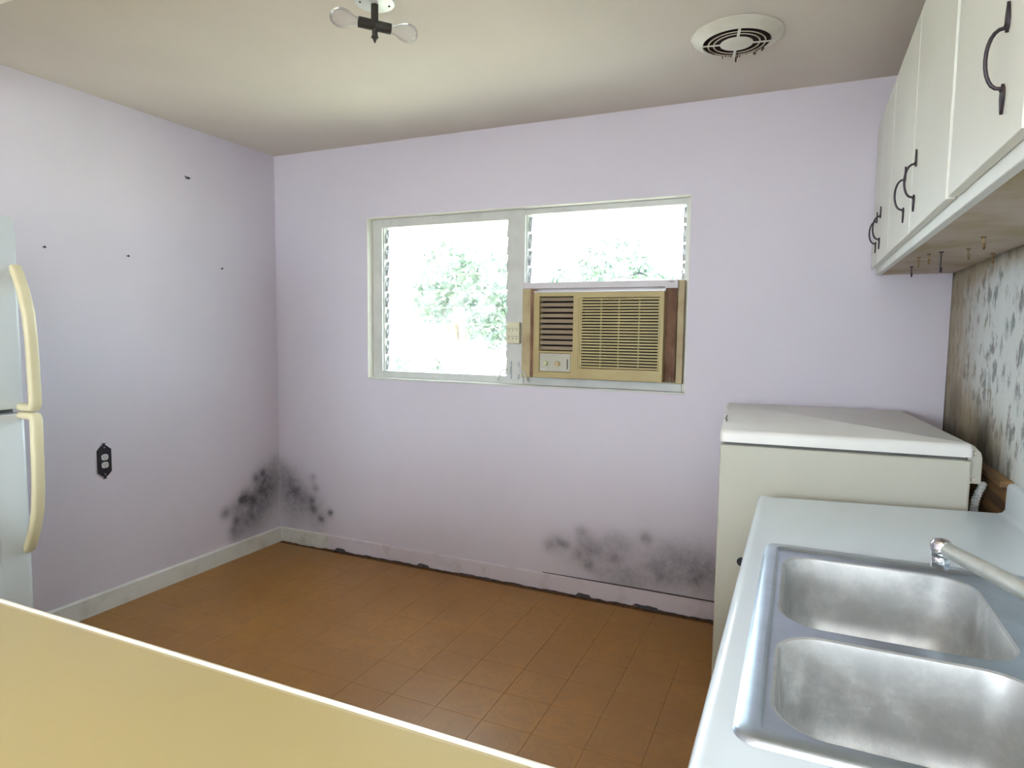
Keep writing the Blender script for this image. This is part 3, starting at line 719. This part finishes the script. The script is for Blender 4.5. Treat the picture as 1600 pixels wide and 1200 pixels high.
q = B(); q.lathe([(.014, 0), (.014, -.006), (.009, -.010), (.009, -.022), (.0001, -.023)], (2.893, FY0, .652), 'y', 16); q.build('latch_knob', 'black_metal', fz, smooth=True)
fz.rotation_euler.z = math.radians(4.5)
# ribbed hose behind it
q = B(); path = []
ctl = [Vector(c_) for c_ in ((3.528, 2.39, .30), (3.528, 2.39, .60), (3.529, 2.39, .80), (3.530, 2.39, .858), (3.533, 2.39, .892), (3.541, 2.391, .920), (3.550, 2.394, .937), (3.552, 2.405, .945))]
for a, b in zip(ctl, ctl[1:]):
    m = max(2, round((b - a).length / .0045))
    path += [a.lerp(b, k / m) for k in range(m)]
for _ in range(6): path = [path[0]] + [(path[k - 1] + path[k] * 2 + path[k + 1]) / 4 for k in range(1, len(path) - 1)] + [path[-1]]
q.tube(path, [.0118 if k % 2 else .0095 for k in range(len(path))], 12)
tag(q.build('ribbed_hose', 'hose_plastic', smooth=True), 'ribbed pale drain hose between freezer and wall', 'hose')
# damp-stained wooden ledge
q = B(); q.box(3.566, XR - .0005, 2.232, D - .014, .30, .966); q.box(3.552, XR - .0005, 2.232, D - .014, .966, .984)
tag(q.build('wood_ledge', 'stained_wood', bevel=.002), 'damp-stained wooden ledge board behind the chest freezer', 'board')

# ------------------------------------------------------------------ worktop with sink
ZT = 0.90
wt = thing('sink_worktop', 'white laminate worktop with rolled front edge holding the sink', 'worktop', (3.26, 1.45, .86))
prof = [(2.975, .860), (2.944, .860), (2.940, .866), (2.940, .890), (2.943, .898), (2.950, .9025), (2.958, .9030), (2.966, .9012), (2.974, ZT)]
flat0, flat1 = 2.974, 3.545
prof2 = [(3.545, ZT), (3.556, .903), (3.562, .912), (3.563, .975), (3.567, .982), (3.574, .984), (XR - .0006, .984)]
YN = .735
def yend(x): return 2.105 + (x - 2.94) / (3.56 - 2.94) * .105
q = B()
def strip(pts):
    for (a, za), (b, zb_) in zip(pts, pts[1:]): q.quad((a, YN, za), (a, yend(a), za), (b, yend(b), zb_), (b, YN, zb_))
strip(prof); strip(prof2)
hx0, hx1, hy0, hy1 = 3.0, 3.49, .885, 1.625
q.quad((flat0, YN, ZT), (flat0, yend(flat0), ZT), (hx0, yend(hx0), ZT), (hx0, YN, ZT)); q.quad((hx1, YN, ZT), (hx1, yend(hx1), ZT), (flat1, yend(flat1), ZT), (flat1, YN, ZT))
q.quad((hx0, YN, ZT), (hx0, hy0, ZT), (hx1, hy0, ZT), (hx1, YN, ZT)); q.quad((hx0, hy1, ZT), (hx0, yend(hx0), ZT), (hx1, yend(hx1), ZT), (hx1, hy1, ZT))
for a, b in (((hx0, hy0), (hx1, hy0)), ((hx1, hy0), (hx1, hy1)), ((hx1, hy1), (hx0, hy1)), ((hx0, hy1), (hx0, hy0))): q.quad((*a, ZT), (*b, ZT), (*b, .862), (*a, .862))
outline = prof + prof2 + [(XR - .0006, .862), (2.975, .862)]
for yy in (0, 1):
    q.bm.faces.new([q.bm.verts.new((x, yend(x) if yy else YN, z)) for x, z in outline])
bmesh.ops.remove_doubles(q.bm, verts=q.bm.verts, dist=.0002)
q.build('worktop_slab', 'laminate_white', wt, smooth=True)

sk = thing('double_sink', 'stainless steel double bowl sink let into the white worktop', 'sink', (3.24, 1.25, .90))
SX0, SX1, SY0, SY1 = 2.980, 3.508, .862, 1.645
bm_ = B(); NR = 8
def rl(ins, z, r): return [(x, y, z) for x, y in rrect(SX0 + ins, SX1 - ins, SY0 + ins, SY1 - ins, r, NR)]
loops = [rl(0, ZT + .0004, .030), rl(.003, ZT + .006, .028), rl(.008, ZT + .0085, .024), rl(.026, ZT + .0085, .016), rl(.031, ZT + .0035, .012), rl(.034, ZT + .003, .010)]
L = [[bm_.bm.verts.new(p_) for p_ in lp_] for lp_ in loops]
nn = len(L[0])
for a, b in zip(L, L[1:]):
    for i in range(nn): bm_.bm.faces.new((a[i], a[(i + 1) % nn], b[(i + 1) % nn], b[i]))
edges = [bm_.bm.edges.get((L[-1][i], L[-1][(i + 1) % nn])) for i in range(nn)]
BOWLS = [(3.020, 3.362, 1.218, 1.586), (3.020, 3.362, .902, 1.188)]
BR = .070
for bw in BOWLS:
    lp = [bm_.bm.verts.new((x, y, ZT + .003)) for x, y in rrect(*bw, BR, NR)]
    edges += [bm_.bm.edges.new((lp[i], lp[(i + 1) % len(lp)])) for i in range(len(lp))]
bmesh.ops.triangle_fill(bm_.bm, edges=edges, use_beauty=True)
bm_.build('deck', 'steel_rim', sk, smooth=True)
for bw in BOWLS:
    q = B(); x0_, x1_, y0_, y1_ = bw
    def bl_(ins, z, r): return [(x, y, ZT + z) for x, y in rrect(x0_ + ins, x1_ - ins, y0_ + ins, y1_ - ins, r, NR)]
    q.rings([bl_(0, .003, BR), bl_(.004, .001, BR - .003), bl_(.006, -.005, BR - .004), bl_(.010, -.05, BR - .005), bl_(.016, -.115, BR - .006), bl_(.022, -.140, BR - .008), bl_(.036, -.157, BR - .012), bl_(.060, -.164, BR - .03), bl_(.10, -.167, .02)], True, False, True)
    bo = q.build('bowl', 'steel_bowl', sk, smooth=True)
    q = B(); q.lathe([(.045, ZT - .1655), (.040, ZT - .163), (.034, ZT - .168), (.0001, ZT - .170)], ((x0_ + x1_) / 2, (y0_ + y1_) / 2, 0), n=24); q.build('drain', 'chrome', bo, smooth=True)
fc = thing('faucet', 'chrome kitchen faucet with a long spout over the sink', 'faucet', (3.448, 1.215, .903))
q = B(); q.rings([[(x, y, z) for x, y in rrect(3.425 + i_, 3.475 - i_, 1.115 + i_, 1.315 - i_, .022 - i_ * .5, 5)] for z, i_ in ((.9035, 0), (.916, .0), (.922, .006))], True, True, True); q.build('base_plate', 'chrome', fc, smooth=True)
q = B(); q.lathe([(.022, .92), (.021, .945), (.018, .965), (.010, .972), (.0001, .973)], (3.45, 1.215, 0), n=20); q.build('spout_hub', 'chrome', fc, smooth=True)
q = B(); q.tube([(3.45, 1.215, .955), (3.436, 1.232, .966), (3.40, 1.276, .978), (3.34, 1.350, .993), (3.300, 1.400, 1.002), (3.281, 1.424, 1.005)], [.016, .016, .0155, .0145, .0135, .013], 14); q.build('spout', 'spout_chrome', fc, smooth=True)
q = B(); q.lathe([(.0001, 1.019), (.0125, 1.0185), (.0165, 1.013), (.0170, .996), (.0160, .990)], (3.279, 1.427, 0), n=20); q.build('spout_tip', 'chrome', fc, smooth=True)
q = B(); q.lathe([(.0130, .992), (.0150, .989), (.0150, .970), (.0135, .968), (.0001, .969)], (3.279, 1.427, 0), n=20); q.build('aerator', 'chrome', fc, smooth=True)
for y in (1.135, 1.295):
    q = B(); q.lathe([(.016, .921), (.020, .935), (.021, .955), (.017, .966), (.0001, .968)], (3.45, y, 0), n=18); q.build('tap_handle', 'chrome', fc, smooth=True)

# base cabinets under the sink worktop
def basecab(y0, y1, label):
    t = thing('base_cabinet', label, 'cabinet', (3.27, (y0 + y1) / 2, 0), 'cream cabinets under the worktop')
    q = B(); q.box(2.985, 3.003, y0, y1, .10, .858); q.box(3.003, 3.555, y0, y0 + .016, .10, .72); q.box(3.003, 3.555, y1 - .016, y1, .10, .72); q.box(3.003, 3.555, y0 + .016, y1 - .016, .10, .118); q.build('body', 'cabinet_cream', t)
    B().box(3.03, 3.55, y0, y1, 0, .10).build('plinth', 'seal_grey', t)
    m = (y0 + y1) / 2
    for a, b, s in ((y0 + .006, m - .003, 1), (m + .003, y1 - .006, -1)):
        d = B().box(2.966, 2.984, a, b, .13, .70).build('door', 'cabinet_cream', t, bevel=.0015)
        q = B(); hy = b - .05 if s > 0 else a + .05
        q.tube([(2.966, hy, .66), (2.945, hy, .65), (2.938, hy, .61), (2.945, hy, .57), (2.966, hy, .56)], .0036, 8); q.build('handle', 'wrought_iron', d, smooth=True)
        B().box(2.966, 2.984, a, b, .715, .845).build('drawer_front', 'cabinet_cream', t, bevel=.0015)
basecab(.745, 1.44, 'cream base cabinet under the sink'); basecab(1.445, 2.10, 'cream base cabinet under the worktop beside the chest freezer')

# ------------------------------------------------------------------ yellow peninsula counter
bt = thing('yellow_counter', 'yellow laminate counter top with a pale front edge', 'counter', (1.85, .42, .86))
q = B(); q.prism([(.10, .862), (.10, .900), (.716, .900), (.722, .8985), (.722, .862)], 'x', .86, XR - .001); q.build('counter_slab', 'laminate_yellow', bt)
q = B(); q.prism([(.7225, .858), (.7300, .858), (.7305, .897), (.7290, .9012), (.7250, .9022), (.7225, .9005)], 'x', .86, 2.938); q.build('edge_strip', 'edge_cream', bt, smooth=True)
pc = thing('peninsula_cabinet', 'cream cabinet carrying the yellow counter', 'cabinet', (1.85, .42, 0))
B().box(.90, XR - .002, .16, .684, .10, .860).build('body', 'cabinet_cream', pc)
B().box(.92, XR - .002, .20, .64, 0, .10).build('plinth', 'seal_grey', pc)
for i in range(4):
    a = .91 + i * .50
    d = B().box(a, a + .485, .684, .702, .13, .845).build('door', 'cabinet_cream', pc, bevel=.0015)

# ------------------------------------------------------------------ ceiling light
cl = thing('ceiling_light', 'bare two-bulb ceiling light on a dark stem', 'light fixture', (1.735, 1.885, H))
LC = (1.735, 1.885)
q = B(); q.lathe([(.066, H - .0005), (.066, H - .010), (.062, H - .016), (.020, H - .020), (.0001, H - .020)], (*LC, 0), n=36); cn = q.build('canopy', 'fixture_white', cl, smooth=True)
for a in (40, 130, 220, 310):
    r = .046; B().lathe([(.0035, H - .0195), (.0035, H - .016)], (LC[0] + r * math.cos(math.radians(a)), LC[1] + r * math.sin(math.radians(a)), 0), n=8, cap0=True).build('screw_hole', 'dark_hole', cn)
q = B(); q.lathe([(.012, H - .019), (.012, H - .082), (.009, H - .084), (.009, H - .116), (.0115, H - .118), (.012, H - .122), (.006, H - .127), (.003, H - .137), (.0001, H - .139)], (*LC, 0), n=14); q.build('stem', 'socket_dark', cl, smooth=True)
dv = Vector((.115, .125, -.006)).normalized(); sd = Vector((0, 0, 1)).cross(dv).normalized(); upv = dv.cross(sd)
ctr = Vector((LC[0], LC[1], H - .084))
def along(q, prof, s):
    loops = []
    for r, h in prof:
        loops.append([ctr + dv * h * s + (sd * math.cos(2 * PI * k / 20) + upv * math.sin(2 * PI * k / 20)) * r for k in range(20)])
    q.rings(loops, True, True, True); return q
for s in (1, -1):
    along(B(), [(.013, .0), (.0165, .012), (.0168, .052), (.015, .052), (.014, .047)], s).build('socket', 'socket_dark', cl, smooth=True)
    along(B(), [(.0125, .048), (.0135, .060), (.018, .072), (.026, .086), (.0298, .102), (.029, .116), (.024, .129), (.015, .138), (.004, .1415)], s).build('bulb', 'bulb_glass', cl, smooth=True)

# ------------------------------------------------------------------ round ceiling vent
vt = thing('ceiling_vent', 'round white ceiling vent with dark concentric slots', 'vent', (2.778, 2.595, H))
VC = (2.778, 2.600)
B().lathe([(.158, H - .0003), (.158, H - .004), (.152, H - .009), (.122, H - .026), (.117, H - .028), (.115, H - .024), (.115, H - .0005)], (*VC, 0), n=56).build('flange', 'vent_white', vt, smooth=True)
B().lathe([(.1149, H - .0006), (.0001, H - .0006)], (*VC, 0), n=40).build('dark_disc', 'vent_dark', vt)  # flat dark disc, shade of a deep duct put into colour
B().lathe([(.1147, H - .0245), (.1147, H - .001)], (*VC, 0), n=40).build('dark_sleeve', 'vent_dark', vt)  # dark inner wall added so the slots read as deep shade
for r in (.0975, .0785):
    B().lathe([(r - .0022, H - .0300), (r + .0022, H - .0300), (r + .0022, H - .0284), (r - .0022, H - .0284), (r - .0022, H - .0300)], (*VC, 0), n=48).build('ring', 'vent_dirty', vt)
B().lathe([(.0001, H - .0325), (.048, H - .0318), (.0560, H - .0302), (.0565, H - .0286), (.0520, H - .0280), (.0001, H - .0280)], (*VC, 0), n=40).build('centre_disc', 'vent_white', vt, smooth=True)
for a in (100, 190, 280, 370):
    a = math.radians(a)
    q = B(); q.box(VC[0] + .054, VC[0] + .117, VC[1] - .0048, VC[1] + .0048, H - .0306, H - .0282, Matrix.Rotation(a, 3, 'Z'), (*VC, H)); q.build('spoke', 'vent_white', vt, bevel=.001)
q = B()
random.seed(11)
for i in range(26):
    a = random.uniform(math.radians(35), math.radians(165)); r = random.choice((.098, .08, .117, .112)); l_ = random.uniform(.003, .008)
    x, y = VC[0] + r * math.cos(a), VC[1] + r * math.sin(a)
    q.tube([(x, y, H - .028), (x + random.uniform(-.002, .002), y, H - .030 - l_)], [.0025, .0010], 5)
q.tube([(VC[0] - .012, VC[1] + .119, H - .026), (VC[0] - .013, VC[1] + .12, H - .045)], [.0022, .0030], 6)
tag(q.build('soot_tuft', 'vent_dark', vt), kind='stuff')

# ------------------------------------------------------------------ garden outside
gd = B().box(-30, 30, D + .2, 45, -.5, -.35).build('ground', 'lawn'); struct(gd, 'sunlit pale lawn outside the window', 'ground')
gd2 = B().box(-30, 30, -30, YB - .2, -.35, -.05).build('ground', 'lawn'); struct(gd2, 'lawn outside the added window behind the camera', 'ground')
def tree(name, label, x, y, z0, crowns, trunk_h, nleaf, mat, seed, size=.16):
    rnd = random.Random(seed)
    t = thing(name, label, 'tree', (x, y, z0), 'plants outside the window')
    q = B(); q.tube([(x, y, z0), (x + .05, y, z0 + trunk_h * .5), (x - .04, y + .05, z0 + trunk_h)], [.11, .085, .05], 8)
    for cx, cy, cz, r in crowns: q.tube([(x, y, z0 + trunk_h * .55), (x + cx * .6, y + cy * .6, z0 + cz * .8), (x + cx, y + cy, z0 + cz)], [.05, .035, .015], 6)
    q.build('trunk', 'bark', t)
    vs, fs = [], []
    tot = sum(r ** 2 for *_, r in crowns)
    for cx, cy, cz, r in crowns:
        for i in range(int(nleaf * r * r / tot)):
            d = Vector((rnd.gauss(0, 1), rnd.gauss(0, 1), rnd.gauss(0, .8))).normalized() * r * (rnd.uniform(.25, 1) ** .5)
            c_ = Vector((cx, cy, cz)) + d
            u = Vector((rnd.gauss(0, 1), rnd.gauss(0, 1), rnd.gauss(0, 1))).normalized(); v = u.orthogonal().normalized(); w = u.cross(v) * .25
            s = size * rnd.uniform(.6, 1.2); b = len(vs)
            vs += [c_ - u * s * .5, c_ + v * s * .28 + w * s * .2, c_ + u * s * .5, c_ - v * s * .28 + w * s * .2]; fs.append((b, b + 1, b + 2)); fs.append((b, b + 2, b + 3))
    me = bpy.data.meshes.new('foliage'); me.from_pydata([tuple(v) for v in vs], [], fs); me.materials.append(MATS[mat])
    o = bpy.data.objects.new('foliage', me); COL.objects.link(o); o.parent = t; o['kind'] = 'stuff'
GZ = -.35
tree('garden_tree', 'broad leafy tree seen through the louvres above the air conditioner', -.4, 13.0, GZ, [(0, 0, 2.7, 1.0), (-1.1, .2, 2.3, .8), (1.0, 0, 2.3, .8), (0.1, -.3, 1.9, .9)], 2.2, 5200, 'leaf', 1)
tree('garden_tree', 'leafy tree seen through the upper right of the left louvres', -3.6, 12.0, GZ, [(0, 0, 2.9, .75), (.9, 0, 2.6, .7), (-.5, .2, 2.4, .6), (.8, .1, 1.9, .6)], 2.2, 4200, 'leaf', 2)
tree('garden_shrub', 'low green shrub in the lower part of the left louvres', -3.2, 9.0, GZ, [(0, 0, .8, .6), (-.9, .2, .7, .55), (.8, .3, .75, .55), (-1.6, .4, .6, .5)], .8, 3600, 'leaf_pale', 3, .13)
tree('garden_shrub', 'small pale shrub right of the low green shrub outside', -0.6, 9.6, GZ, [(0, 0, .8, .5), (-.35, .2, .6, .4), (.4, .2, .65, .4)], .8, 2200, 'leaf_pale', 4, .13)
